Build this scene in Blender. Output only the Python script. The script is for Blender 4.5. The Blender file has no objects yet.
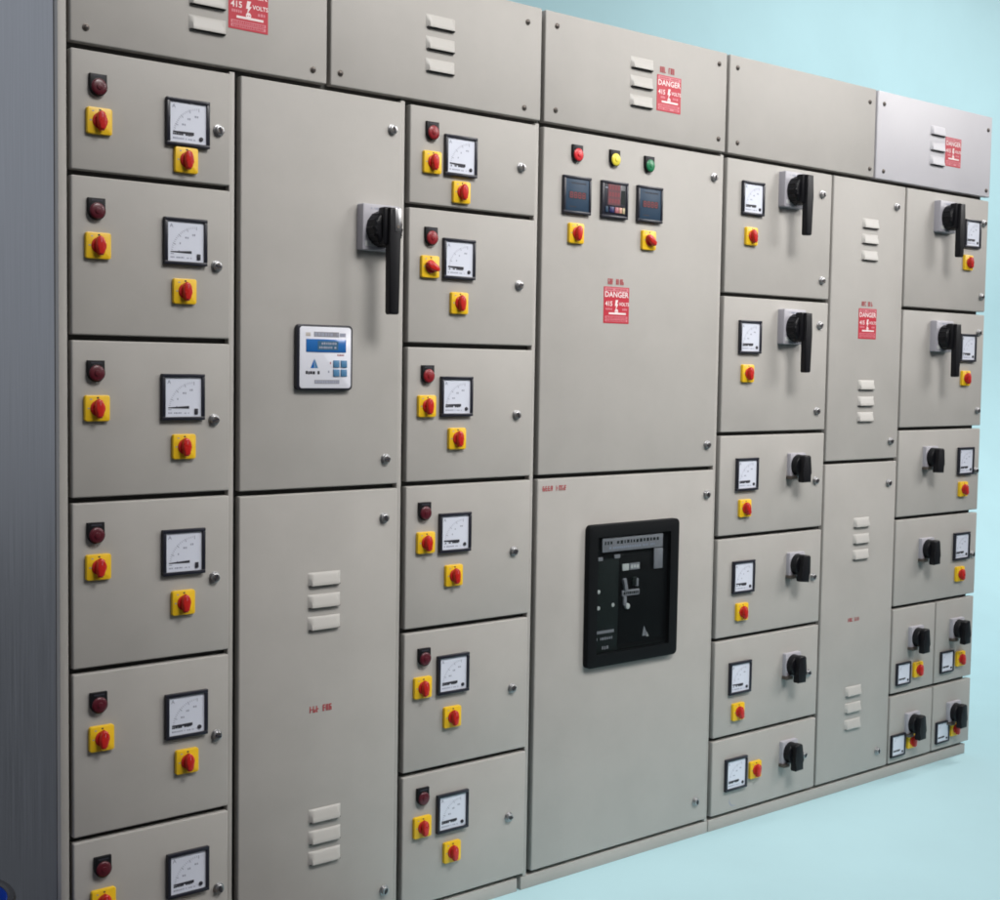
import bpy, bmesh, math, random
from mathutils import Vector, Matrix
random.seed(7)
SC = bpy.context.scene
COL = SC.collection
rad = math.radians

# ------------------------------------------------------------------ materials
MATS = {}
def mat(name, col, rough=.5, metal=0., spec=.5, coat=0., emit=0., noise=0., scale=8., bump=0., bscale=400., trans=0.):
    m = bpy.data.materials.new(name); m.use_nodes = True
    nt = m.node_tree; b = nt.nodes['Principled BSDF']
    b.inputs['Base Color'].default_value = (*col, 1)
    b.inputs['Roughness'].default_value = rough
    b.inputs['Metallic'].default_value = metal
    b.inputs['Specular IOR Level'].default_value = spec
    b.inputs['Coat Weight'].default_value = coat
    b.inputs['Coat Roughness'].default_value = .08
    if trans: b.inputs['Transmission Weight'].default_value = trans
    if emit:
        b.inputs['Emission Color'].default_value = (*col, 1)
        b.inputs['Emission Strength'].default_value = emit
    tc = nt.nodes.new('ShaderNodeTexCoord')
    if noise:
        n = nt.nodes.new('ShaderNodeTexNoise'); n.inputs['Scale'].default_value = scale
        n.inputs['Detail'].default_value = 6; n.inputs['Roughness'].default_value = .6
        g = nt.nodes.new('ShaderNodeNewGeometry')
        nt.links.new(g.outputs['Position'], n.inputs['Vector'])
        r = nt.nodes.new('ShaderNodeMapRange')
        r.inputs['From Min'].default_value = .25; r.inputs['From Max'].default_value = .75
        r.inputs['To Min'].default_value = 1 - noise; r.inputs['To Max'].default_value = 1 + noise
        nt.links.new(n.outputs['Fac'], r.inputs['Value'])
        mx = nt.nodes.new('ShaderNodeMix'); mx.data_type = 'RGBA'; mx.blend_type = 'MULTIPLY'
        mx.inputs['Factor'].default_value = 1
        mx.inputs['A'].default_value = (*col, 1)
        nt.links.new(r.outputs['Result'], mx.inputs['B'])
        nt.links.new(mx.outputs['Result'], b.inputs['Base Color'])
        r2 = nt.nodes.new('ShaderNodeMapRange')
        r2.inputs['From Min'].default_value = .3; r2.inputs['From Max'].default_value = .7
        r2.inputs['To Min'].default_value = rough - .06; r2.inputs['To Max'].default_value = rough + .06
        nt.links.new(n.outputs['Fac'], r2.inputs['Value'])
        nt.links.new(r2.outputs['Result'], b.inputs['Roughness'])
    if bump:
        n2 = nt.nodes.new('ShaderNodeTexNoise'); n2.inputs['Scale'].default_value = bscale
        n2.inputs['Detail'].default_value = 2
        g = nt.nodes.new('ShaderNodeNewGeometry')
        nt.links.new(g.outputs['Position'], n2.inputs['Vector'])
        # broad, faint oil-canning of sheet steel under the fine orange peel
        n3 = nt.nodes.new('ShaderNodeTexNoise'); n3.inputs['Scale'].default_value = 3.5
        nt.links.new(g.outputs['Position'], n3.inputs['Vector'])
        b1 = nt.nodes.new('ShaderNodeBump'); b1.inputs['Strength'].default_value = bump; b1.inputs['Distance'].default_value = .001
        b3 = nt.nodes.new('ShaderNodeBump'); b3.inputs['Strength'].default_value = .07; b3.inputs['Distance'].default_value = .02
        nt.links.new(n2.outputs['Fac'], b1.inputs['Height'])
        nt.links.new(n3.outputs['Fac'], b3.inputs['Height'])
        nt.links.new(b3.outputs['Normal'], b1.inputs['Normal'])
        nt.links.new(b1.outputs['Normal'], b.inputs['Normal'])
    MATS[name] = m
    return m

PAINT = (.400, .384, .362)
mat('pebble_grey_paint', PAINT, .50, spec=.3, noise=.06, scale=6, bump=.16, bscale=420)
mat('louvre_paint', (.47, .455, .43), .45, spec=.4)
mat('sheen_tinted_paint', (.52, .512, .545), .44, spec=.4, noise=.03, scale=5, bump=.12, bscale=500)  # lighter lilac tint stands in for the sheen on the right-hand cover
mat('black_rubber', (.075, .075, .070), .85)
mat('slot_dark', (.018, .018, .017), .8)
mat('yellow_plastic', (.80, .50, .012), .38, noise=.06, scale=40)
mat('red_plastic', (.52, .018, .014), .30, noise=.05, scale=60)
mat('black_plastic', (.006, .006, .008), .42, spec=.25)
mat('dark_bezel', (.013, .014, .024), .34)
mat('dial_white', (.66, .69, .785), .45, coat=.4)
mat('print_black', (.02, .02, .03), .6)
mat('print_grey', (.30, .32, .40), .6)
mat('maroon_lens', (.085, .005, .013), .38, coat=.15)
mat('red_lens', (.24, .008, .014), .38, coat=.15)
mat('bright_red_lens', (.62, .022, .03), .38, coat=.15)
mat('yellow_lens', (.78, .66, .06), .38, coat=.15)
mat('green_lens', (.010, .19, .075), .38, coat=.15)
mat('chrome', (.43, .43, .44), .32, metal=1.)
mat('dark_steel', (.16, .14, .125), .42, metal=.8)
mat('lavender_grey_plastic', (.40, .39, .43), .42, noise=.03, scale=30)
mat('sticker_red', (.47, .010, .030), .46, noise=.06, scale=90)
mat('sticker_pink', (.62, .20, .24), .45)
mat('sticker_white', (.80, .70, .70), .45)
mat('print_red', (.40, .05, .06), .5)
mat('tape_clear', (.48, .44, .41), .3)
mat('lcd_blue', (.018, .13, .40), .25, coat=.5)
mat('lcd_dark', (.05, .13, .22), .25, coat=.5)
mat('button_blue', (.07, .20, .36), .4)
mat('panel_white', (.70, .71, .78), .4, coat=.3)
mat('navy_face', (.024, .050, .088), .45, spec=.25)
mat('led_red', (.17, .010, .020), .3, coat=.3)
mat('dim_red_face', (.085, .012, .022), .3)
mat('key_peach', (.50, .27, .20), .4)
mat('key_tan', (.42, .36, .22), .4)
mat('key_rose', (.36, .12, .14), .4)
mat('key_navy', (.014, .016, .09), .4)
mat('breaker_black', (.004, .005, .006), .55, spec=.14)
mat('breaker_charcoal', (.010, .015, .015), .55, spec=.2)
mat('label_grey', (.24, .24, .27), .5, noise=.12, scale=120)
mat('label_light', (.55, .56, .56), .5)
mat('sole_blue', (.01, .05, .35), .3)
mat('rim_black', (.01, .01, .012), .5)
mat('floor_concrete', (.045, .045, .046), .55, noise=.2, scale=3)
mat('cyan_paper', (.455, .675, .725), .85, spec=.2, noise=.045, scale=1.3)

# brushed bluish steel of the end panel: vertical streaks
m = mat('brushed_steel', (.31, .335, .375), .36, metal=.75)
nt = m.node_tree; b = nt.nodes['Principled BSDF']
g = nt.nodes.new('ShaderNodeNewGeometry'); mp = nt.nodes.new('ShaderNodeMapping')
mp.inputs['Scale'].default_value = (1, 60, 1.2)
n = nt.nodes.new('ShaderNodeTexNoise'); n.inputs['Scale'].default_value = 3; n.inputs['Detail'].default_value = 7
nt.links.new(g.outputs['Position'], mp.inputs['Vector']); nt.links.new(mp.outputs['Vector'], n.inputs['Vector'])
r = nt.nodes.new('ShaderNodeMapRange'); r.inputs['To Min'].default_value = .26; r.inputs['To Max'].default_value = .50
nt.links.new(n.outputs['Fac'], r.inputs['Value']); nt.links.new(r.outputs['Result'], b.inputs['Roughness'])
cr = nt.nodes.new('ShaderNodeValToRGB')
cr.color_ramp.elements[0].position = .3; cr.color_ramp.elements[0].color = (.31, .317, .33, 1)
cr.color_ramp.elements[1].position = .72; cr.color_ramp.elements[1].color = (.405, .413, .43, 1)
nt.links.new(n.outputs['Fac'], cr.inputs['Fac']); nt.links.new(cr.outputs['Color'], b.inputs['Base Color'])

# window pane: mostly clear acrylic with a glossy face
m = bpy.data.materials.new('clear_acrylic'); m.use_nodes = True; nt = m.node_tree
nt.nodes.remove(nt.nodes['Principled BSDF'])
tr = nt.nodes.new('ShaderNodeBsdfTransparent'); tr.inputs['Color'].default_value = (.9, .92, .92, 1)
gl = nt.nodes.new('ShaderNodeBsdfGlossy'); gl.inputs['Roughness'].default_value = .06
fr = nt.nodes.new('ShaderNodeMath'); fr.operation = 'MULTIPLY_ADD'; lw = nt.nodes.new('ShaderNodeLayerWeight'); lw.inputs['Blend'].default_value = .15
nt.links.new(lw.outputs['Facing'], fr.inputs[0]); fr.inputs[1].default_value = .25; fr.inputs[2].default_value = .02
mx = nt.nodes.new('ShaderNodeMixShader')
nt.links.new(fr.outputs[0], mx.inputs['Fac']); nt.links.new(tr.outputs[0], mx.inputs[1]); nt.links.new(gl.outputs[0], mx.inputs[2])
nt.links.new(mx.outputs[0], nt.nodes['Material Output'].inputs['Surface'])
MATS['clear_acrylic'] = m

# ------------------------------------------------------------------ mesh builder
class MB:
    """collects shapes (local metres, front face towards -Y) into ONE mesh"""
    def __init__(s): s.v = []; s.f = []; s.m = []; s.names = []
    def mi(s, n):
        if n not in s.names: s.names.append(n)
        return s.names.index(n)
    def add_bm(s, bm, mn, M=None):
        if M is not None: bmesh.ops.transform(bm, matrix=M, verts=bm.verts)
        bmesh.ops.recalc_face_normals(bm, faces=bm.faces)
        o = len(s.v); bm.verts.index_update(); k = s.mi(mn)
        s.v += [tuple(v.co) for v in bm.verts]
        for f in bm.faces: s.f.append([o + v.index for v in f.verts]); s.m.append(k)
        bm.free()
    def box(s, x0, x1, y0, y1, z0, z1, mn, bev=0., seg=2, M=None):
        bm = bmesh.new(); bmesh.ops.create_cube(bm, size=1)
        for v in bm.verts:
            v.co = Vector(((x0 + x1) / 2 + v.co.x * (x1 - x0), (y0 + y1) / 2 + v.co.y * (y1 - y0), (z0 + z1) / 2 + v.co.z * (z1 - z0)))
        if bev: bmesh.ops.bevel(bm, geom=list(bm.edges), offset=bev, segments=seg, profile=.5, affect='EDGES')
        s.add_bm(bm, mn, M)
    def prism(s, pts, y0, y1, mn, bev=0., seg=2, M=None):
        """closed outline in XZ, from y0 (front) to y1 (back); bevels the front rim"""
        bm = bmesh.new()
        a = [bm.verts.new((x, y0, z)) for x, z in pts]; c = [bm.verts.new((x, y1, z)) for x, z in pts]
        n = len(pts); front = bm.faces.new(a); bm.faces.new(c[::-1])
        for i in range(n): bm.faces.new((a[i], c[i], c[(i + 1) % n], a[(i + 1) % n]))
        if bev: bmesh.ops.bevel(bm, geom=list(front.edges), offset=bev, segments=seg, profile=.5, affect='EDGES')
        s.add_bm(bm, mn, M)
    def cyl(s, x, z, r, y0, y1, mn, seg=28, bev=0., r2=None, M=None):
        """axis along Y; r at the front (y0), r2 at the back"""
        bm = bmesh.new(); r2 = r if r2 is None else r2
        T = [2 * math.pi * i / seg for i in range(seg)]
        a = [bm.verts.new((x + r * math.cos(t), y0, z + r * math.sin(t))) for t in T]
        c = [bm.verts.new((x + r2 * math.cos(t), y1, z + r2 * math.sin(t))) for t in T]
        front = bm.faces.new(a); bm.faces.new(c[::-1])
        for i in range(seg): bm.faces.new((a[i], c[i], c[(i + 1) % seg], a[(i + 1) % seg]))
        if bev: bmesh.ops.bevel(bm, geom=list(front.edges), offset=bev, segments=3, profile=.5, affect='EDGES')
        s.add_bm(bm, mn, M)
    def dome(s, x, z, r, y0, h, mn, seg=24, rings=6):
        bm = bmesh.new(); prev = None
        for k in range(rings):
            t = math.pi / 2 * k / rings
            ring = [bm.verts.new((x + r * math.cos(t) * math.cos(a), y0 - h * math.sin(t), z + r * math.cos(t) * math.sin(a)))
                    for a in [2 * math.pi * i / seg for i in range(seg)]]
            if prev:
                for i in range(seg): bm.faces.new((prev[i], prev[(i + 1) % seg], ring[(i + 1) % seg], ring[i]))
            prev = ring
        top = bm.verts.new((x, y0 - h, z))
        for i in range(seg): bm.faces.new((prev[i], prev[(i + 1) % seg], top))
        s.add_bm(bm, mn)
    def flat(s, x0, x1, z0, z1, y, mn):
        s.poly([(x0, z0), (x1, z0), (x1, z1), (x0, z1)], y, mn)
    def poly(s, pts, y, mn):
        o = len(s.v); s.v += [(x, y, z) for x, z in pts]; s.f.append(list(range(o, o + len(pts)))); s.m.append(s.mi(mn))
    def disc(s, x, z, r, y, mn, seg=20, ry=None):
        ry = ry or r
        s.poly([(x + r * math.cos(2 * math.pi * i / seg), z + ry * math.sin(2 * math.pi * i / seg)) for i in range(seg)], y, mn)
    def text(s, body, x, z, size, y, mn, align='CENTER', sx=1.):
        """printed lettering: outlines of the words, lying y metres from the door"""
        cu = bpy.data.curves.new('lettering', 'FONT'); cu.body = body; cu.size = size
        cu.align_x = align; cu.align_y = 'CENTER'; cu.resolution_u = 2; cu.offset = size * .018
        o = bpy.data.objects.new('lettering', cu); COL.objects.link(o)
        dg = bpy.context.evaluated_depsgraph_get(); me = bpy.data.meshes.new_from_object(o.evaluated_get(dg))
        k = s.mi(mn); b = len(s.v)
        s.v += [(x + v.co.x * sx, y, z + v.co.y) for v in me.vertices]
        for p in me.polygons: s.f.append([b + i for i in p.vertices]); s.m.append(k)
        bpy.data.objects.remove(o); bpy.data.curves.remove(cu); bpy.data.meshes.remove(me)
    def scribble(s, x0, x1, z, h, y, mn, seed, gap=.28):
        """a line of print too small to read"""
        R = random.Random(seed); x = x0
        while x < x1 - h * .4:
            w = h * R.uniform(.45, .95)
            if x + w > x1: w = x1 - x
            if R.random() > .14: s.flat(x, x + w, z - h / 2 * R.uniform(.75, 1), z + h / 2 * R.uniform(.75, 1), y, mn)
            x += w + h * gap
    def word(s, x0, x1, h, y, n, seed):
        """n letter-like marks of a printed word too worn to read"""
        R = random.Random(seed); lw = (x1 - x0) / n; t = h * .17
        for k in range(n):
            a = x0 + k * lw; b = a + lw * .78; p = R.random
            s.flat(a, a + t, -h/2, h/2, y, 'print_red')
            if p() < .6: s.flat(b - t, b, -h/2, h/2 * (1 if p() < .6 else 0), y, 'print_red')
            for z in (h/2 - t/2, 0, -h/2 + t/2):
                if p() < .55: s.flat(a + t, b - (t if p() < .5 else 0), z - t/2, z + t/2, y - .0001, 'print_red')
    def mesh(s, name, smooth=True):
        me = bpy.data.meshes.new(name); me.from_pydata(s.v, [], s.f)
        for n in s.names: me.materials.append(MATS[n])
        me.polygons.foreach_set('material_index', s.m)
        me.update()
        if smooth:
            me.shade_smooth(); me.set_sharp_from_angle(angle=rad(38))
        return me

def rrect(w, h, r, n=4, cx=0, cz=0):
    pts = []
    for sx, sz, a0 in ((1, 1, 0), (-1, 1, 90), (-1, -1, 180), (1, -1, 270)):
        for i in range(n + 1):
            a = rad(a0 + 90 * i / n)
            pts.append((cx + sx * (w / 2 - r) + r * math.cos(a), cz + sz * (h / 2 - r) + r * math.sin(a)))
    return pts

def link(name, me, parent, loc=(0, 0, 0), rot=0.):
    o = bpy.data.objects.new(name, me); COL.objects.link(o)
    o.parent = parent; o.location = loc
    if rot: o.rotation_euler = (0, rot, 0)
    return o

# ------------------------------------------------------------------ shared component meshes
def m_plate():
    b = MB(); b.prism(rrect(.052, .052, .005), -.009, .0, 'yellow_plastic', .0022)
    b.flat(-.0022, .0022, .0195, .0225, -.0093, 'print_black')          # position marks
    b.flat(-.0165, -.012, .0170, .0190, -.0093, 'print_grey'); b.flat(-.021, -.017, -.001, .001, -.0093, 'print_grey')
    return b.mesh('switch_plate')
def m_knob():
    b = MB()
    b.cyl(0, 0, .0150, -.0125, -.009, 'red_plastic', 28, .0015, .0158)
    pts = [(.0, .021), (.0060, .0178), (.0095, .010), (.0104, 0), (.0092, -.009), (.0056, -.0165), (.0036, -.0215),
           (-.0036, -.0215), (-.0056, -.0165), (-.0092, -.009), (-.0104, 0), (-.0095, .010), (-.0060, .0178)]
    b.prism([(x * .95, z * .90) for x, z in pts], -.0235, -.0120, 'red_plastic', .0040, 3)
    b.flat(-.0006, .0006, .006, .013, -.02375, 'sticker_pink')
    return b.mesh('switch_knob')
def m_lamp_holder():
    b = MB()
    pts = [(-.0175, .021), (.0175, .021), (.0178, -.002), (.0165, -.0095), (.012, -.0165), (.006, -.0205), (0, -.0215), (-.006, -.0205), (-.012, -.0165), (-.0165, -.0095), (-.0178, -.002)]
    b.prism(pts, -.008, 0, 'black_plastic', .0015)
    b.cyl(0, -.0042, .0176, -.0092, -.008, 'black_plastic', 28, .0006)
    b.flat(-.011, .011, .0145, .018, -.0083, 'print_black')
    return b.mesh('lamp_holder')
def m_lens(mn):
    b = MB(); b.cyl(0, -.0042, .0160, -.0108, -.0092, mn, 28, .0006); b.dome(0, -.0042, .0153, -.0108, .0028, mn)
    b.cyl(0, -.0042, .0060, -.0150, -.0125, mn, 16, .0006)
    return b.mesh('lamp_lens')
def m_meter_frame(w=.096, h=.096, t=.0072, y=-.010):
    b = MB()
    for x0, x1, z0, z1 in ((-w/2, w/2, h/2 - t, h/2), (-w/2, w/2, -h/2, -h/2 + t), (-w/2, -w/2 + t, -h/2 + t, h/2 - t), (w/2 - t, w/2, -h/2 + t, h/2 - t)):
        b.box(x0, x1, y, 0, z0, z1, 'dark_bezel', .0011)
    return b.mesh('meter_frame')
def m_dial(var, w=.0815, h=.0815):
    k = w / .0815; q = h / .0815
    b = MB(); b.box(-w/2, w/2, -.006, 0, -h/2, h/2, 'dial_white')
    y = -.0063; px, pz = .026 * k, -.028 * q; R = .060
    for i in range(21):                                                  # scale arc round the pivot
        a = rad(92 + 86 * i / 20); r0 = R * (.93 if i % 5 else .88); r1 = R
        c, s_ = math.cos(a), math.sin(a); wd = .00045 if i % 5 else .0008
        b.poly([((px + (r0 * c - wd * s_)), (pz + r0 * s_ + wd * c)), (px + r0 * c + wd * s_, pz + r0 * s_ - wd * c),
                (px + r1 * c + wd * s_, pz + r1 * s_ - wd * c), (px + r1 * c - wd * s_, pz + r1 * s_ + wd * c)], y, 'print_grey')
    if k == 1:
        b.text('A', -.032, .031, .011, y, 'print_grey')
        for i in range(4):
            a = rad(100 + 70 * i / 3); b.scribble(px + R * .72 * math.cos(a) - .004, px + R * .72 * math.cos(a) + .004, pz + R * .72 * math.sin(a), .0045, y, 'print_grey', i + var)
        b.scribble(-.034, -.002, -.033, .0035, y, 'print_grey', 20 + var)
        b.scribble(.000, .016, -.0335, .003, y, 'print_grey', 30 + var)
    tilt = (.0, -.0015, .001)[var] * q                                    # pointer resting on zero
    th = (.0026, .0018, .0030)[var] * q
    b.poly([(-.034 * k, -.0215 * q + tilt), (.013 * k, -.0235 * q - th * .4), (.013 * k, -.0195 * q + th * .5), (-.034 * k, -.0215 * q + th + tilt)], y - .0002, 'print_black')
    if var != 1: b.scribble(-.034 * k, .010 * k, -.0245 * q, .0042 * q, y, 'print_black', 40 + var, .12)
    if var == 1: b.box(.025 * k, .033 * k, -.0085, -.0062, -.036 * q, -.024 * q, 'print_black', .001)
    else: b.cyl(.029 * k, -.030 * q, .0044 * k, -.0085, -.0062, 'print_black', 18, .0008)
    return b.mesh('meter_dial')
def m_lock():
    b = MB(); b.cyl(0, 0, .0125, -.003, 0, 'chrome', 26, .001); b.cyl(0, 0, .0098, -.010, -.003, 'chrome', 26, .0022)
    b.box(-.0068, .0068, -.0112, -.0100, -.0019, .0019, 'print_black', 0, M=Matrix.Rotation(rad(52), 4, 'Y'))
    b.disc(0, 0, .0054, -.01025, 'dark_steel')
    return b.mesh('door_lock')
def m_screw():
    b = MB(); b.cyl(0, 0, .0072, -.002, 0, 'dark_steel', 18, .0006); b.dome(0, 0, .0058, -.002, .0032, 'dark_steel', 16, 4)
    b.flat(-.0042, .0042, -.0007, .0007, -.0054, 'print_black')
    return b.mesh('cover_screw')
def m_louvre(w=.085, h=.032, d=.0095):
    """pressed hood: flush at the top, open and dark below, rounded ends"""
    b = MB(); bm = bmesh.new(); rows = []
    prof = [(.5, 0.), (.47, .18), (.42, .32), (.34, .44), (.10, .63), (-.14, .83), (-.36, 1.), (-.42, .97)]
    N = 12
    for zz, dd in prof:
        r = []
        for i in range(N + 1):
            u = -1 + 2 * i / N; e = 1 - max(0, (abs(u) - .86) / .14) ** 2
            r.append(bm.verts.new((u * w / 2, -d * dd * max(e, 0.0) - .0002, zz * h)))
        rows.append(r)
    for a, c in zip(rows, rows[1:]):
        for i in range(N): bm.faces.new((a[i], a[i + 1], c[i + 1], c[i]))
    b.add_bm(bm, 'louvre_paint')
    b.box(-w/2 * .93, w/2 * .93, -d * .62, .0, -.46 * h, -.37 * h, 'slot_dark')
    return b.mesh('louvre')
def m_handle_plate(w=.104, t=.024):
    b = MB(); b.prism(rrect(w, w, .004), -t, 0, 'lavender_grey_plastic', .003)
    b.prism(rrect(w * .90, w * .12, .003, cz=-w * .36), -t - .001, -t + .001, 'label_light')
    b.scribble(-w * .30, w * .1, w * .40, w * .05, -t - .0006, 'print_grey', 3)
    return b.mesh('handle_plate')
def m_rotor():
    b = MB(); b.cyl(0, 0, .0385, -.056, -.024, 'black_plastic', 36, .006, .041)
    for i in range(14):
        a = 2 * math.pi * i / 14
        b.cyl(.039 * math.cos(a), .039 * math.sin(a), .0032, -.050, -.025, 'black_plastic', 8)
    return b.mesh('handle_hub')
def m_lever(top, bot, w=.028):
    b = MB()
    b.box(-w/2 - .010, w/2, -.066, -.040, top - .085, top, 'black_plastic', .005, 3)
    pts = [(-w/2, top - .002), (w/2, top - .002), (w/2 + .0005, -.02), (w/2 - .0005, bot + .004), (w/2 - .004, bot), (-w/2 + .004, bot), (-w/2 + .0005, bot + .004), (-w/2 - .0005, -.02)]
    b.prism(pts, -.076, -.058, 'black_plastic', .0045, 3)
    return b.mesh('handle_lever')
def m_lever_clip():
    b = MB(); b.box(-.0075, .0085, -.0775, -.074, -.024, .028, 'chrome', .001); b.cyl(.0005, -.013, .004, -.0785, -.077, 'dark_steel', 14)
    return b.mesh('lever_clip')
def m_small_knob():
    b = MB()
    b.cyl(0, .004, .0310, -.033, -.013, 'black_plastic', 32, .004, .033)
    pts = [(-.0155, .032), (-.010, .036), (.010, .036), (.0155, .032), (.0165, .0), (.0150, -.018), (.0185, -.025), (.0185, -.046), (-.0150, -.046), (-.0175, -.040), (-.0150, -.016), (-.0165, 0)]
    b.prism([(x * 1.08, z) for x, z in pts], -.050, -.030, 'black_plastic', .004, 3)
    return b.mesh('isolator_knob')
def m_small_plate(w=.074):
    b = MB(); b.prism(rrect(w, w, .004), -.013, 0, 'lavender_grey_plastic', .002)
    b.box(-w/2 - .004, -w/2 + .022, -.024, -.002, -w/2 - .004, -w/2 + .006, 'dark_steel', .001)      # padlock hasp, its dark bar also standing in for shade under the plate
    return b.mesh('isolator_plate')
def m_sticker(seed):
    b = MB(); w, h = .094, .096
    b.box(-w/2, w/2, -.0008, 0, -h/2, h/2, 'sticker_red')
    y = -.0011
    b.flat(-w*.46, w*.46, h*.385, h*.475, y, 'sticker_pink'); b.scribble(-w*.40, w*.40, h*.43, h*.05, y - .0002, 'print_red', seed)
    b.text('DANGER', 0, h*.285, .0205, y, 'sticker_white', sx=1.06)
    # bolt arrow over a small skull
    b.poly([(-.003, .014), (.006, .014), (.002, .003), (.007, .003), (-.004, -.014), (-.001, -.002), (-.006, -.002)], y, 'sticker_white')
    b.disc(0, -.016, .0062, y - .0002, 'sticker_white'); b.flat(-.0036, .0036, -.0245, -.017, y - .0003, 'sticker_white')
    b.disc(-.0024, -.0165, .0014, y - .0005, 'sticker_red', 8); b.disc(.0024, -.0165, .0014, y - .0005, 'sticker_red', 8)
    b.text('415', -w*.30, h*.03, .018, y, 'sticker_white'); b.text('VOLTS', w*.30, h*.03, .0125, y, 'sticker_white')
    b.scribble(-w*.42, -w*.16, -h*.11, .006, y, 'sticker_pink', seed + 3); b.scribble(w*.16, w*.42, -h*.11, .006, y, 'sticker_pink', seed + 4)
    b.flat(-w*.30, w*.38, -h*.255, -h*.205, y, 'sticker_white')
    for i in range(2):
        b.flat(-w*.44, w*.44, -h*(.34 + .085*i) - .003, -h*(.34 + .085*i) + .0035, y, 'sticker_pink')
        b.scribble(-w*.40, w*.40, -h*(.34 + .085*i), .0045, y - .0002, 'sticker_red', seed + 6 + i)
    return b.mesh('danger_sticker')
def m_word_strip(w, h, words, seed, tape=False):
    b = MB()
    if tape: b.box(-w/2 - .006, w/2 + .006, -.0006, 0, -h*.72, h*.72, 'tape_clear')
    x = -w/2
    tot = sum(words) + 1.1 * (len(words) - 1)
    for i, u in enumerate(words):
        ww = w * u / tot
        b.word(x, x + ww, h, -.0009, u, seed + i); x += ww + w * 1.1 / tot
    return b.mesh('lettering_strip')

ME = dict(plate=m_plate(), knob=m_knob(), holder=m_lamp_holder(), lock=m_lock(), screw=m_screw(), louvre=m_louvre(),
          frame=m_meter_frame(), small_frame=m_meter_frame(.080, .076, .0062, -.009), hplate=m_handle_plate(), hub=m_rotor(),
          lever_long=m_lever(.043, -.197), lever_short=m_lever(.042, -.136), clip=m_lever_clip(), iknob=m_small_knob(), iplate=m_small_plate())
LENS = {n: m_lens(n) for n in ('maroon_lens', 'red_lens', 'bright_red_lens', 'yellow_lens', 'green_lens')}
DIAL = [m_dial(i) for i in range(3)]; SMALL_DIAL = m_dial(0, .0676, .0636)
STICK = [m_sticker(11), m_sticker(12)]

# ------------------------------------------------------------------ things
def thing(name, label, cat, loc, group=None):
    o = bpy.data.objects.new(name, None); COL.objects.link(o); o.location = loc
    o.empty_display_size = .1
    o['label'] = label; o['category'] = cat
    if group: o['group'] = group
    return o

class Section:
    def __init__(s, x0, x1, label):
        s.x0 = x0; s.x1 = x1
        s.root = thing('switchgear_cabinet', label, 'electrical cabinet', (x0, 0, 0), 'switchgear cabinets bolted side by side')
    def part(s, name, b, label=None):
        o = link(name, b.mesh(name), s.root)
        if label: o['label'] = label
        return o
    def door(s, xa, xb, za, zb, name='door', label=None, mn='pebble_grey_paint', y0=0.):
        """sheet-steel door between world xa..xb, za..zb; its origin is the middle of its front"""
        w, h = xb - xa, zb - za
        b = MB(); b.box(-w/2, w/2, 0, .022, -h/2, h/2, mn, .0032, 3)
        d = link(name, b.mesh(name), s.root, ((xa + xb)/2 - s.x0, y0, (za + zb)/2))
        d['cx'] = (xa + xb)/2; d['cz'] = (za + zb)/2
        if label: d['label'] = label
        return d
def on(d, name, me, x, z, rot=0., y=0., label=None):
    o = link(name, me, d, (x - d['cx'], y, z - d['cz']), rot)
    if label: o['label'] = label
    return o
def switch(d, x, z, rot=0.):
    on(d, 'switch_plate', ME['plate'], x, z); on(d, 'switch_knob', ME['knob'], x, z, rot)
def lamp(d, x, z, lens, label=None):
    on(d, 'lamp_holder', ME['holder'], x, z); on(d, 'lamp_lens', LENS[lens], x, z, label=label)
def meter(d, x, z, var=0, small=False):
    on(d, 'meter_frame', ME['small_frame' if small else 'frame'], x, z)
    on(d, 'meter_dial', SMALL_DIAL if small else DIAL[var], x, z)
def lock(d, x, z, rot=0.): on(d, 'door_lock', ME['lock'], x, z, rot)
def screws(d, pts):
    for x, z in pts: on(d, 'cover_screw', ME['screw'], x, z, random.uniform(0, 3))
def louvres(d, x, zs):
    for z in zs: on(d, 'louvre', ME['louvre'], x, z)
def sticker(d, x, z, k=0): on(d, 'danger_sticker', STICK[k], x, z)
def big_handle(d, x, z, lever):
    on(d, 'handle_plate', ME['hplate'], x, z); on(d, 'handle_hub', ME['hub'], x - .002, z - .004)
    on(d, 'handle_lever', ME[lever], x + .001, z)
def isolator(d, x, z, rot=0.):
    on(d, 'isolator_plate', ME['iplate'], x, z); on(d, 'isolator_knob', ME['iknob'], x - .001, z - .004, rot)

DEPTH = .80
X1L, X12, X23, X34, X45, X56, X67, X7R = .0, .3668, .8076, 1.2203, 1.9183, 2.4154, 2.8068, 3.3028
TOP, COVZ, DOORZ, BOT = 2.2465, 1.9700, 1.9575, .0455
H = .0055                                       # half of a gap between doors

def carcass(S, xa, xb, posts, gx0, gx1, pl=None):
    b = MB(); b.box(xa - S.x0, xb - S.x0, .030, DEPTH, .040, TOP - .004, 'pebble_grey_paint', .002)
    S.part('cabinet_body', b)
    b = MB(); b.box(gx0 - S.x0, gx1 - S.x0, .0235, .0305, .036, TOP - .012, 'black_rubber')
    S.part('gasket', b)
    for p in posts:
        b = MB(); b.box(p[0] - S.x0, p[1] - S.x0, .005, .0232, .036, TOP - .002 if p[0] < 0 else 1.963, 'pebble_grey_paint', .0012)
        S.part('frame_post', b)
    pa, pb = pl or (xa + .002, xb - .002)
    b = MB(); b.box(pa - S.x0, pb - S.x0, .006, DEPTH - .01, 0, .0345, 'pebble_grey_paint', .0015)
    S.part('plinth', b)

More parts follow.
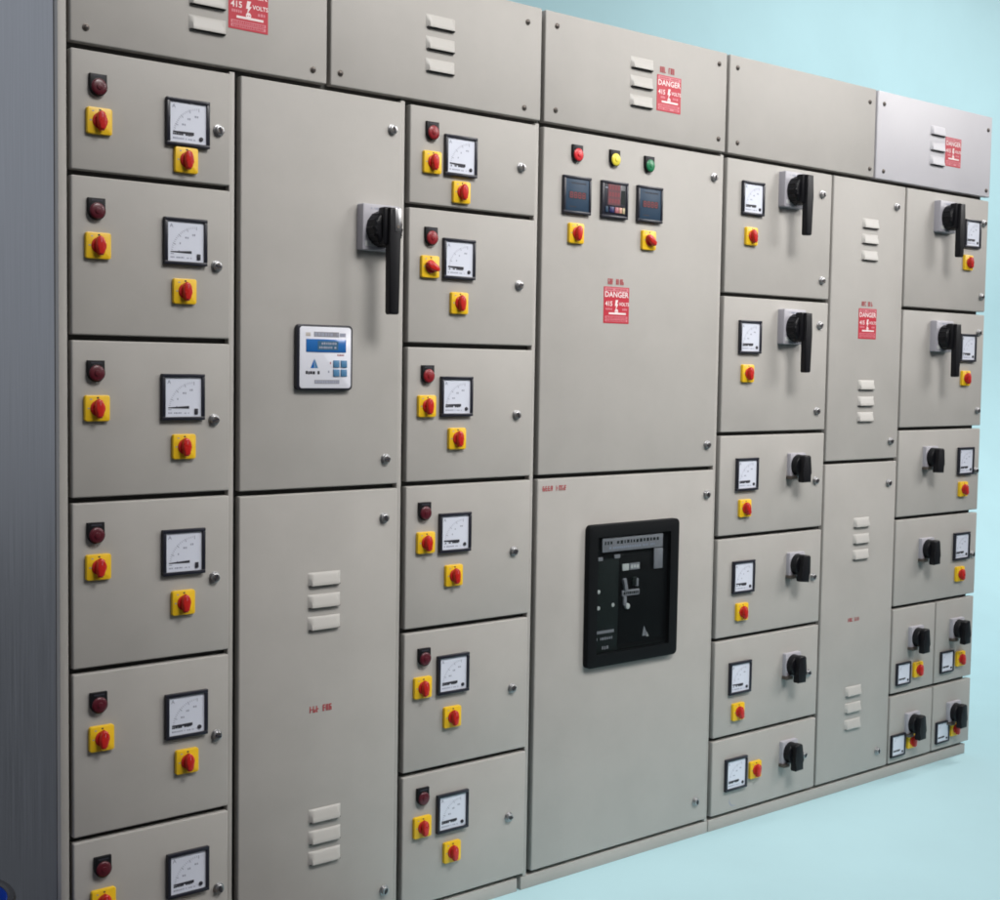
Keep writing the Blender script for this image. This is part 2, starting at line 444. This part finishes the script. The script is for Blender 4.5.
# ---- cabinet with two columns of motor feeder doors --------------------------------
A = Section(X1L, X34, 'leftmost cabinet, two columns of yellow-switch meter doors flanking tall doors, bare steel end panel')
carcass(A, -.020, X34 - .0005, [(-.0215, -.0040), (X12 - .0185, X12 - .0065), (X23 - .0185, X23 - .0065), (X34 - .0185, X34 - .0065)], -.003, X34 - .003, (-.018, 1.184))
b = MB(); b.box(-.0232, -.0205, .0225, DEPTH, .036, TOP - .001, 'brushed_steel')
A.part('side_panel', b, 'bare blue-grey steel end panel')

c1 = A.door(X1L + .002, .5850, COVZ, TOP, 'cover_panel')
screws(c1, [(.033, 2.0), (.549, 1.996), (.033, 2.213), (.549, 2.213)]); louvres(c1, .294, [2.150, 2.099, 2.048])
sticker(c1, .389, 2.100)
c2 = A.door(.5950, X34 - .006, COVZ, TOP, 'cover_panel')
screws(c2, [(.620, 1.999), (.620, 2.210), (1.167, 2.205), (1.160, 1.995)]); louvres(c2, .897, [2.155, 2.105, 2.054])

COL_ONE = [
   [(.056, 1.892), (.058, 1.822), (.248, 1.842), (.244, 1.766), (.320, 1.836)],
   [(.052, 1.651), (.055, 1.579), (.243, 1.600), (.241, 1.498), (.316, 1.554)],
   [(.050, 1.332), (.052, 1.258), (.238, 1.280), (.240, 1.177), (.311, 1.232)],
   [(.049, 1.009), (.054, .940), (.240, .957), (.239, .850), (.313, .896)],
   [(.054, .665), (.060, .591), (.247, .611), (.248, .511), (.319, .554)],
   [(.062, .326), (.063, .253), (.251, .270), (.249, .168), (.325, .217)]]
Z1 = [DOORZ + H, 1.7192, 1.3975, 1.0747, .7315, .3886, BOT - H]
for i, (la, s1, me, s2, lk) in enumerate(COL_ONE):
    d = A.door(X1L + .003, X12 - .0190, Z1[i + 1] + H, Z1[i] - H)
    lamp(d, *la, 'maroon_lens'); switch(d, *s1, random.uniform(-.06, .06)); meter(d, *me, (0, 1, 1, 1, 0, 0)[i])
    switch(d, *s2, random.uniform(-.06, .06)); lock(d, *lk, random.uniform(0, 3))

Z2 = 1.0705
d = A.door(X12 + .006, X23 - .0190, Z2 + H, DOORZ, label='tall door with long black rotary handle and blue-screened controller')
lock(d, .762, 1.892, .4); lock(d, .752, 1.135, 2.)
big_handle(d, .720, 1.664, 'lever_long'); on(d, 'lever_clip', ME['clip'], .727, 1.664 + .012)
# relay with blue display
b = MB(); b.prism(rrect(.146, .146, .010), -.012, 0, 'dark_bezel', .003)
on(d, 'controller_frame', b.mesh('controller_frame'), .579, 1.367)
b = MB(); b.prism(rrect(.134, .136, .007), -.0135, -.010, 'panel_white', .0008); y = -.0139
b.flat(-.031, .034, .046, .057, y, 'label_grey'); b.scribble(-.029, .032, .0515, .008, y - .0002, 'print_grey', 5)
b.flat(.036, .052, .047, .055, y, 'print_grey'); b.flat(-.052, -.040, .047, .055, y, 'tape_clear')
b.scribble(-.052, -.013, -.0335, .008, y, 'print_black', 9, .12)
b.poly([(-.030, -.002), (-.0265, -.008), (-.0195, -.0235), (-.0285, -.0235)], y, 'button_blue')
b.poly([(-.0305, -.004), (-.0295, -.0235), (-.0395, -.0235)], y, 'lcd_blue')
b.flat(-.029, .036, -.058, -.0495, y, 'label_grey'); b.scribble(-.027, .034, -.0537, .006, y - .0002, 'print_grey', 6)
b.scribble(.030, .051, .006, .0045, y, 'key_rose', 8); b.scribble(.006, .014, -.012, .006, y, 'key_rose', 4); b.scribble(.006, .013, -.031, .006, y, 'print_grey', 7)
on(d, 'controller_face', b.mesh('controller_face'), .579, 1.367)
b = MB(); b.box(-.051, .053, -.0148, -.0130, .012, .041, 'lcd_blue', .0006); b.flat(-.022, .032, .017, .037, -.0152, 'lcd_dark')
b.scribble(-.018, .028, .0315, .005, -.0155, 'print_grey', 15); b.scribble(-.018, .028, .0225, .005, -.0155, 'print_grey', 16)
on(d, 'controller_display', b.mesh('controller_display'), .579, 1.367)
bt = MB(); bt.box(-.008, .008, -.0160, -.0130, -.008, .008, 'button_blue', .001); bt = bt.mesh('controller_button')
for bx, bz in ((.0275, -.0135), (.0475, -.0135), (.0275, -.0335), (.0475, -.0335)): on(d, 'controller_button', bt, .579 + bx, 1.367 + bz)

d = A.door(X12 + .006, X23 - .0190, BOT, Z2 - H, label='tall plain door with two sets of three louvres')
lock(d, .750, .997, .3); lock(d, .761, .107, 1.2)
louvres(d, .588, [.869, .819, .769]); louvres(d, .594, [.327, .277, .229])
on(d, 'lettering_strip', m_word_strip(.060, .015, (3, 3), 53), .582, .573)

COL_THREE = [
   [(.874, 1.903), (.874, 1.830), (.959, 1.853), (.962, 1.768), (1.152, 1.847)],
   [(.874, 1.658), (.871, 1.586), (.958, 1.609), (.960, 1.504), (1.151, 1.556)],
   [(.869, 1.333), (.867, 1.257), (.956, 1.280), (.959, 1.178), (1.150, 1.233)],
   [(.865, 1.007), (.869, .931), (.957, .950), (.955, .845), (1.148, .889)],
   [(.869, .655), (.865, .581), (.957, .603), (.956, .496), (1.150, .539)],
   [(.870, .314), (.869, .239), (.961, .259), (.961, .158), (1.146, .206)]]
Z3 = [DOORZ + H, 1.7265, 1.4014, 1.0726, .7205, .3726, BOT - H]
for i, (la, s1, me, s2, lk) in enumerate(COL_THREE):
    d = A.door(X23 + .006, X34 - .0190, Z3[i + 1] + H, Z3[i] - H)
    lamp(d, *la, 'red_lens' if i < 3 else 'maroon_lens'); switch(d, *s1, -1.15 if i == 1 else random.uniform(-.06, .06)); meter(d, *me, (2, 2, 0, 2, 0, 0)[i])
    switch(d, *s2, random.uniform(-.06, .06)); lock(d, *lk, random.uniform(0, 3))

# ---- incomer cabinet with the big breaker ---------------------------------------------
B = Section(X34, X45, 'middle grey cabinet holding the big black air circuit breaker window and three indicator lamps')
carcass(B, X34 + .0005, X45 - .0005, [(X45 - .0185, X45 - .0065)], X34 + .002, X45 - .003, (1.197, X45 - .002))
c3 = B.door(X34 + .0065, X45 - .006, COVZ, TOP, 'cover_panel')
screws(c3, [(1.264, 2.212), (1.264, 2.003), (1.878, 2.212), (1.882, 2.004)]); louvres(c3, 1.570, [2.164, 2.115, 2.065])
sticker(c3, 1.676, 2.099, 1); on(c3, 'lettering_strip', m_word_strip(.058, .016, (3, 3), 61, False), 1.668, 2.1615)
d = B.door(X34 + .0065, X45 - .0190, 1.0728 + H, DOORZ, label='door with three coloured lamps above three digital meters')
lamp(d, 1.338, 1.903, 'bright_red_lens', 'red lamp lens'); lamp(d, 1.472, 1.905, 'yellow_lens', 'yellow lamp lens'); lamp(d, 1.602, 1.903, 'green_lens', 'green lamp lens')
lock(d, 1.866, 1.895, .9); lock(d, 1.865, 1.140, 2.2)
def digital(d, x, z):
    on(d, 'meter_frame', ME['frame'], x, z)
    b = MB(); b.box(-.0412, .0412, -.008, 0, -.0412, .0412, 'navy_face', .0008)
    b.scribble(-.030, .030, .030, .004, -.0083, 'print_black', 3); b.scribble(-.030, -.004, -.030, .004, -.0083, 'print_black', 4)
    on(d, 'meter_face', b.mesh('meter_face'), x, z)
    b = MB(); b.box(-.030, .030, -.0088, -.0078, -.0095, .0085, 'print_black')
    for i in range(4):
        cx = -.0215 + i * .0143
        for (u, v, w_, h_) in ((0, .0058, .0075, .0026), (0, -.0005, .0075, .0026), (0, -.0068, .0075, .0026), (-.0042, .0026, .0024, .006), (.0042, .0026, .0024, .006), (-.0042, -.0037, .0024, .006), (.0042, -.0037, .0024, .006)):
            b.flat(cx + u - w_/2, cx + u + w_/2, v - h_/2, v + h_/2, -.0091, 'led_red')
    on(d, 'digit_display', b.mesh('digit_display'), x, z)
digital(d, 1.338, 1.796); digital(d, 1.606, 1.796)
on(d, 'meter_frame', ME['frame'], 1.473, 1.796)
b = MB(); b.box(-.0412, .0412, -.008, 0, -.0412, .0412, 'dark_bezel', .0008)
b.flat(.022, .037, -.010, .026, -.0083, 'breaker_charcoal'); b.scribble(-.036, -.024, .030, .004, -.0083, 'print_grey', 2)
on(d, 'meter_face', b.mesh('meter_face'), 1.473, 1.796)
b = MB(); b.box(-.027, .019, -.0088, -.0078, -.014, .040, 'dim_red_face')
for r_ in range(3):
    for i in range(4):
        b.flat(-.023 + i * .0105, -.016 + i * .0105, .026 - r_ * .0175, .0365 - r_ * .0175, -.0091, 'led_red')
on(d, 'digit_display', b.mesh('digit_display'), 1.473, 1.796)
for kx, kn, kw in ((-.031, 'navy_face', .010), (-.012, 'key_navy', .017), (.006, 'key_rose', .014), (.0195, 'key_peach', .010), (.031, 'key_tan', .009)):
    b = MB(); b.box(-kw/2, kw/2, -.0105, -.0078, -.0075, .0075, kn, .001); on(d, 'meter_key', b.mesh('meter_key'), 1.473 + kx, 1.796 - .0265)
switch(d, 1.338, 1.699, .1); switch(d, 1.605, 1.700, -.9)
sticker(d, 1.493, 1.521); on(d, 'lettering_strip', m_word_strip(.060, .015, (3, 4), 71, False), 1.490, 1.583)

d = B.door(X34 + .0065, X45 - .0190, BOT, 1.0728 - H, label='tall door with black-framed breaker window')
lock(d, 1.869, .998, .2); lock(d, 1.854, .107, .5)
on(d, 'lettering_strip', m_word_strip(.084, .013, (4, 4), 83), 1.2845, 1.0425)
ax, az, aw, ah = 1.570, .7475, .347, .383
def ring(w, h, t, y0, y1, mn, r=.016, bev=.004):
    """rounded frame with a rectangular opening"""
    b = MB(); bm = bmesh.new(); n = 5
    out = rrect(w, h, r, n); inn = rrect(w - 2*t, h - 2*t, .004, n)
    L = len(out)
    vo = [bm.verts.new((x, y0, z)) for x, z in out]; vi = [bm.verts.new((x, y0, z)) for x, z in inn]
    wo = [bm.verts.new((x, y1, z)) for x, z in out]; wi = [bm.verts.new((x, y1, z)) for x, z in inn]
    for i in range(L):
        j = (i + 1) % L
        bm.faces.new((vo[i], vo[j], vi[j], vi[i])); bm.faces.new((wo[j], wo[i], wi[i], wi[j]))
        bm.faces.new((vo[j], vo[i], wo[i], wo[j])); bm.faces.new((vi[i], vi[j], wi[j], wi[i]))
    e = [e for e in bm.edges if all(v in vo for v in e.verts)]
    bmesh.ops.bevel(bm, geom=e, offset=bev, segments=3, profile=.5, affect='EDGES')
    b.add_bm(bm, mn); return b
on(d, 'window_frame', ring(aw, ah, .034, -.0165, 0, 'breaker_black', .014, .0025).mesh('window_frame'), ax, az)
b = MB(); b.box(-.146, .146, -.006, 0, -.163, .163, 'breaker_black')
b.box(-.139, -.052, -.0085, -.004, -.155, .096, 'breaker_charcoal', .002)                      # trip-unit column
b.box(-.047, .135, -.0075, -.004, -.140, .104, 'breaker_black', .002)
for x, z in ((-.126, .010), (-.126, -.034), (-.072, -.030)): b.cyl(x, z, .0055, -.011, -.008, 'label_light', 14, .001)
for x, z, w_ in ((-.123, .098, .018), (-.060, .101, .022), (.084, .098, .006)): b.box(x - w_/2, x + w_/2, -.011, -.008, z - .005, z + .005, 'label_grey', .001)
b.flat(-.132, -.066, -.104, -.096, -.0089, 'label_grey'); b.scribble(-.132, -.072, -.118, .008, -.0089, 'label_grey', 3); b.scribble(-.110, -.080, -.143, .010, -.0089, 'label_grey', 8)
b.scribble(-.134, .120, -.151, .004, -.0082, 'breaker_charcoal', 12)
b.box(-.040, -.016, -.013, -.006, .060, .078, 'label_light', .001); b.box(-.012, .026, -.012, -.006, .060, .078, 'label_grey', .001)
b.scribble(-.008, .024, .069, .010, -.0124, 'label_light', 5)
b.box(-.030, -.018, -.020, -.006, .012, .046, 'label_grey', .003, M=Matrix.Rotation(rad(-14), 4, 'Y'))
b.box(-.004, .014, -.018, -.006, .016, .040, 'breaker_charcoal', .003); b.box(.010, .018, -.019, -.006, .014, .036, 'label_grey', .002)
b.box(-.040, .026, -.014, -.006, -.010, .006, 'label_grey', .002); b.scribble(-.036, .022, -.002, .008, -.0144, 'breaker_charcoal', 6)
b.box(-.036, -.024, -.017, -.006, -.036, -.010, 'label_grey', .003); b.cyl(-.020, -.038, .008, -.018, -.006, 'label_light', 18, .002)
b.poly([(.044, -.128), (.066, -.128), (.050, -.100)], -.0082, 'label_grey'); b.poly([(.060, -.131), (.070, -.131), (.062, -.118)], -.0082, 'label_light')
b.v = [(x, y * .70, z) for x, y, z in b.v]
on(d, 'breaker_face', b.mesh('breaker_face'), ax, az)
b = MB(); b.box(-.120, .112, -.0115, -.0060, .1155, .1535, 'label_grey', .001)
b.scribble(-.112, .100, .140, .010, -.0119, 'breaker_charcoal', 21, .5); b.scribble(-.095, .080, .126, .007, -.0119, 'print_grey', 22)
on(d, 'breaker_nameplate', b.mesh('breaker_nameplate'), ax, az)
b = MB(); b.box(.080, .114, -.0105, -.0060, .056, .113, 'label_grey', .001); on(d, 'breaker_nameplate', b.mesh('breaker_nameplate'), ax, az)
b = MB(); b.box(-.1385, .1385, -.0158, -.0146, -.1565, .1565, 'clear_acrylic'); on(d, 'window_pane', b.mesh('window_pane'), ax, az)

# ---- outgoing cabinet -----------------------------------------------------------------
C = Section(X45, X7R, 'rightmost grey cabinet with black rotary handles on most doors and narrow louvred doors mid-way')
carcass(C, X45 + .0005, X7R - .012, [], X45 + .002, X7R - .016)
c4 = C.door(X45 + .0065, 2.6235, COVZ, TOP, 'cover_panel')
screws(c4, [(1.957, 2.213), (1.964, 2.003), (2.591, 2.203), (2.600, 1.996)])
c5 = C.door(2.6335, X7R + .004, COVZ, TOP, 'cover_panel', 'cover panel with a lilac-white sheen put into its colour', 'sheen_tinted_paint')
screws(c5, [(2.667, 2.207), (2.674, 1.996), (3.282, 2.200), (3.282, 1.992)])
lm = ME['louvre'].copy(); lm.materials[0] = MATS['sheen_tinted_paint']
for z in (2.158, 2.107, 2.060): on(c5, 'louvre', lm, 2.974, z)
sticker(c5, 3.068, 2.099, 1)

Z5 = [DOORZ + H, 1.5709, 1.1690, .8675, .5675, .2727, BOT - H]
MET5 = [(2.034, 1.851), (2.037, 1.451), (2.040, 1.050), (2.036, .747), (2.033, .447), (2.026, .159)]
SW5 = [(2.030, 1.742), (2.030, 1.345), (2.034, .950), (2.033, .643), (2.028, .345), (2.114, .155)]
HAN5 = [(2.206, 1.890), (2.219, 1.486), (2.267, 1.069), (2.277, .765), (2.273, .455), (2.270, .183)]
LOC5 = [[(2.361, 1.893), (2.371, 1.632)], [(2.367, 1.495), (2.365, 1.232)], [(2.370, 1.017)], [(2.371, .717)], [(2.360, .416)], [(2.352, .157)]]
for i in range(6):
    d = C.door(X45 + .0065, X56 - .006, Z5[i + 1] + H, Z5[i] - H)
    meter(d, *MET5[i], (0, 0, 0, 2, 2, 0)[i]); switch(d, *SW5[i], random.uniform(-.5, .2))
    if i < 2: big_handle(d, *HAN5[i], 'lever_short')
    else: isolator(d, *HAN5[i], (.0, .12, .03, -.04)[i - 2])
    for p in LOC5[i]: lock(d, *p, random.uniform(0, 3))
    if i == 5:                                                            # crescent scrape under the meter
        b = MB(); arc = [(rad(150 + 13 * k), .0006 + .0012 * math.sin(math.pi * k / 11)) for k in range(12)]
        b.poly([((.021 - t) * math.cos(a), (.017 - t) * math.sin(a)) for a, t in arc] + [((.021 + t) * math.cos(a), (.017 + t) * math.sin(a)) for a, t in arc[::-1]], -.0004, 'print_grey')
        on(d, 'scrape', b.mesh('scrape'), 2.026, .078)

d = C.door(X56 + .005, X67 - .006, 1.0691 + H, DOORZ, label='narrow door with two louvre sets and a red danger sticker')
lock(d, 2.752, 1.889, .4); lock(d, 2.760, 1.130, 2.); louvres(d, 2.614, [1.824, 1.775, 1.723]); louvres(d, 2.618, [1.313, 1.261, 1.211])
sticker(d, 2.614, 1.508); on(d, 'lettering_strip', m_word_strip(.058, .015, (3, 3), 91, False), 2.610, 1.571)
d = C.door(X56 + .005, X67 - .006, BOT, 1.0691 - H, label='narrow door with two louvre sets and no sticker')
lock(d, 2.757, .993, 1.); lock(d, 2.743, .103, .6); louvres(d, 2.617, [.872, .819, .768]); louvres(d, 2.601, [.325, .271, .217])
on(d, 'lettering_strip', m_word_strip(.060, .012, (3, 3), 95, False), 2.591, .559)

Z7 = [DOORZ + H, 1.5662, 1.1683, .8706, .5721]
MET7 = [(3.200, 1.836), (3.197, 1.444), (3.209, 1.051), (3.202, .753)]
SW7 = [(3.178, 1.736), (3.188, 1.339), (3.198, .953), (3.197, .655)]
HAN7 = [(3.020, 1.878), (3.021, 1.479), (2.988, 1.071), (2.983, .760)]
LOC7 = [[(3.273, 1.877), (3.274, 1.623)], [(3.266, 1.498), (3.275, 1.226)], [(3.279, 1.014)], [(3.276, .718)]]
for i in range(4):
    d = C.door(X67 + .005, X7R, Z7[i + 1] + H, Z7[i] - H)
    meter(d, *MET7[i], (0, 2, 0, 0)[i]); switch(d, *SW7[i], random.uniform(-.4, .1))
    if i < 2: big_handle(d, *HAN7[i], 'lever_short')
    else: isolator(d, *HAN7[i], (.05, -.03)[i - 2])
    for p in LOC7[i]: lock(d, *p, random.uniform(0, 3))
XM = 3.0640
for xa, xb, zt, zb, m_, s_, h_ in ((X67 + .005, XM - .004, .5721, .2769, (2.875, .345), (2.960, .348), (2.940, .463)), (XM + .004, X7R - .002, .5721, .2769, (3.137, .352), (3.221, .352), (3.190, .464)),
                                   (X67 + .005, XM - .004, .2769, BOT - H, (2.857, .103), (2.937, .107), (2.935, .168)), (XM + .004, X7R - .002, .2769, BOT - H, (3.124, .105), (3.201, .106), (3.188, .168))):
    d = C.door(xa, xb, zb + H, zt - H)
    meter(d, *m_, small=True); switch(d, *s_, random.uniform(-.2, .2)); isolator(d, *h_, random.uniform(-.05, .1))

# ------------------------------------------------------------------ blue tub at the foot of the end panel
b = MB(); bm = bmesh.new(); prof = [(.0, .0), (.118, .0), (.128, .02), (.138, .33), (.139, .345), (.128, .350), (.124, .33), (.11, .03), (0, .03)]
n = 36; rings = []
for r_, z_ in prof: rings.append([bm.verts.new((r_ * math.cos(2*math.pi*i/n), r_ * math.sin(2*math.pi*i/n), z_)) for i in range(n)] if r_ else [bm.verts.new((0, 0, z_))])
for p_, q_ in zip(rings, rings[1:]):
    for i in range(n):
        j = (i + 1) % n
        if len(p_) == 1: bm.faces.new((p_[0], q_[j], q_[i]))
        elif len(q_) == 1: bm.faces.new((p_[i], p_[j], q_[0]))
        else: bm.faces.new((p_[i], p_[j], q_[j], q_[i]))
b.add_bm(bm, 'sole_blue')
t = thing('tub', 'dark blue rounded plastic tub on the floor beside the steel end panel', 'tub', (-.289, -.06, 0))
link('tub_body', b.mesh('tub_body'), t)
b = MB(); bm = bmesh.new()
prof = [(.139, .337), (.143, .341), (.145, .348), (.142, .355), (.134, .355), (.130, .3505)]
rings = [[bm.verts.new((r_ * math.cos(2*math.pi*i/n), r_ * math.sin(2*math.pi*i/n), z_)) for i in range(n)] for r_, z_ in prof]
for p_, q_ in zip(rings, rings[1:] + rings[:1]):
    for i in range(n): bm.faces.new((p_[i], p_[(i+1) % n], q_[(i+1) % n], q_[i]))
b.add_bm(bm, 'rim_black'); link('tub_rim', b.mesh('tub_rim'), t)

# ------------------------------------------------------------------ setting
def sheet(name, bm, mn):
    b = MB(); b.add_bm(bm, mn); o = bpy.data.objects.new(name, b.mesh(name)); COL.objects.link(o); o['kind'] = 'structure'; return o
bm = bmesh.new(); v = [bm.verts.new(p) for p in ((-9, -8, -.004), (14, -8, -.004), (14, 8, -.004), (-9, 8, -.004))]; bm.faces.new(v)
o = sheet('floor', bm, 'floor_concrete'); o['label'] = 'dark workshop floor'; 
# seamless pale cyan paper: along the floor, round a sweep, up behind the cabinets
prof = [(-.86, 0.), (.3, 0.)]
prof += [(.75 + 1.85 * math.sin(rad(a)), 1.85 - 1.85 * math.cos(rad(a))) for a in range(0, 91, 5)] + [(2.6, 5.4)]
bm = bmesh.new(); xs = (.75, 12.5)
rows = [[bm.verts.new((x, y, z)) for x in xs] for y, z in prof]
for p_, q_ in zip(rows, rows[1:]): bm.faces.new((p_[0], p_[1], q_[1], q_[0]))
o = sheet('backdrop', bm, 'cyan_paper'); o['label'] = 'seamless pale cyan paper backdrop behind and under the cabinets'

# ------------------------------------------------------------------ light, world, camera
PA, PB, PC = 51, 18, 150
def area(name, loc, target, sx, sy, power, col, spread):
    l = bpy.data.lights.new(name, 'AREA'); l.shape = 'RECTANGLE'; l.size = sx; l.size_y = sy; l.energy = power; l.color = col; l.spread = rad(spread)
    o = bpy.data.objects.new(name, l); COL.objects.link(o); o.location = loc
    o.rotation_euler = (Vector(target) - Vector(loc)).to_track_quat('-Z', 'Y').to_euler()
    return o
area('key_lamp', (1.45, -2.75, 4.15), (1.6, 0, 1.45), 2.0, 1.0, PA, (1., .98, .955), 95)
area('added_side_fill', (6.0, -3.2, 3.7), (2.5, 0, 1.45), 3.0, 2.0, PB, (1., .98, .96), 44)  # unseen fill, added to brighten the right-hand columns
area('added_backdrop_fill', (6.8, -.25, 4.9), (7.0, 2.3, .9), 5.8, .5, PC, (1., .985, .97), 125)  # unseen strip, added to lift the paper and the floor
w = bpy.data.worlds.new('World'); SC.world = w; w.use_nodes = True
nt = w.node_tree; bg = nt.nodes['Background']
# dim workshop all round, with an added glow at left rear to light the end panel
tc = nt.nodes.new('ShaderNodeTexCoord'); dt = nt.nodes.new('ShaderNodeVectorMath'); dt.operation = 'DOT_PRODUCT'
dt.inputs[1].default_value = Vector((-.72, .45, .53)).normalized()
nt.links.new(tc.outputs['Generated'], dt.inputs[0])
cr = nt.nodes.new('ShaderNodeValToRGB'); nt.links.new(dt.outputs['Value'], cr.inputs['Fac'])
e = cr.color_ramp.elements; e[0].position = .46; e[0].color = (.075, .075, .078, 1); e[1].position = 1.; e[1].color = (.88, .94, 1.05, 1)
nt.links.new(cr.outputs['Color'], bg.inputs['Color']); bg.inputs['Strength'].default_value = 1.

cam = bpy.data.cameras.new('Camera'); co = bpy.data.objects.new('Camera', cam); COL.objects.link(co); SC.camera = co
cam.sensor_fit = 'HORIZONTAL'; cam.sensor_width = 36; cam.lens = 48.677; cam.clip_start = .05; cam.clip_end = 100
Rm = Matrix(((.76895939, -.63910293, .0157765), (-.02711588, -.05726122, -.99799092), (.6387223, .7669867, -.06136139)))
M = Matrix((Rm[0], -Rm[1], -Rm[2])).transposed().to_4x4(); M.translation = Vector((-1.05011, -2.58076, 1.35269))
co.matrix_world = M

SC.view_settings.view_transform = 'Standard'; SC.view_settings.look = 'None'
SC.view_settings.exposure = 0; SC.view_settings.gamma = 1
SC.cycles.filter_width = 1.8
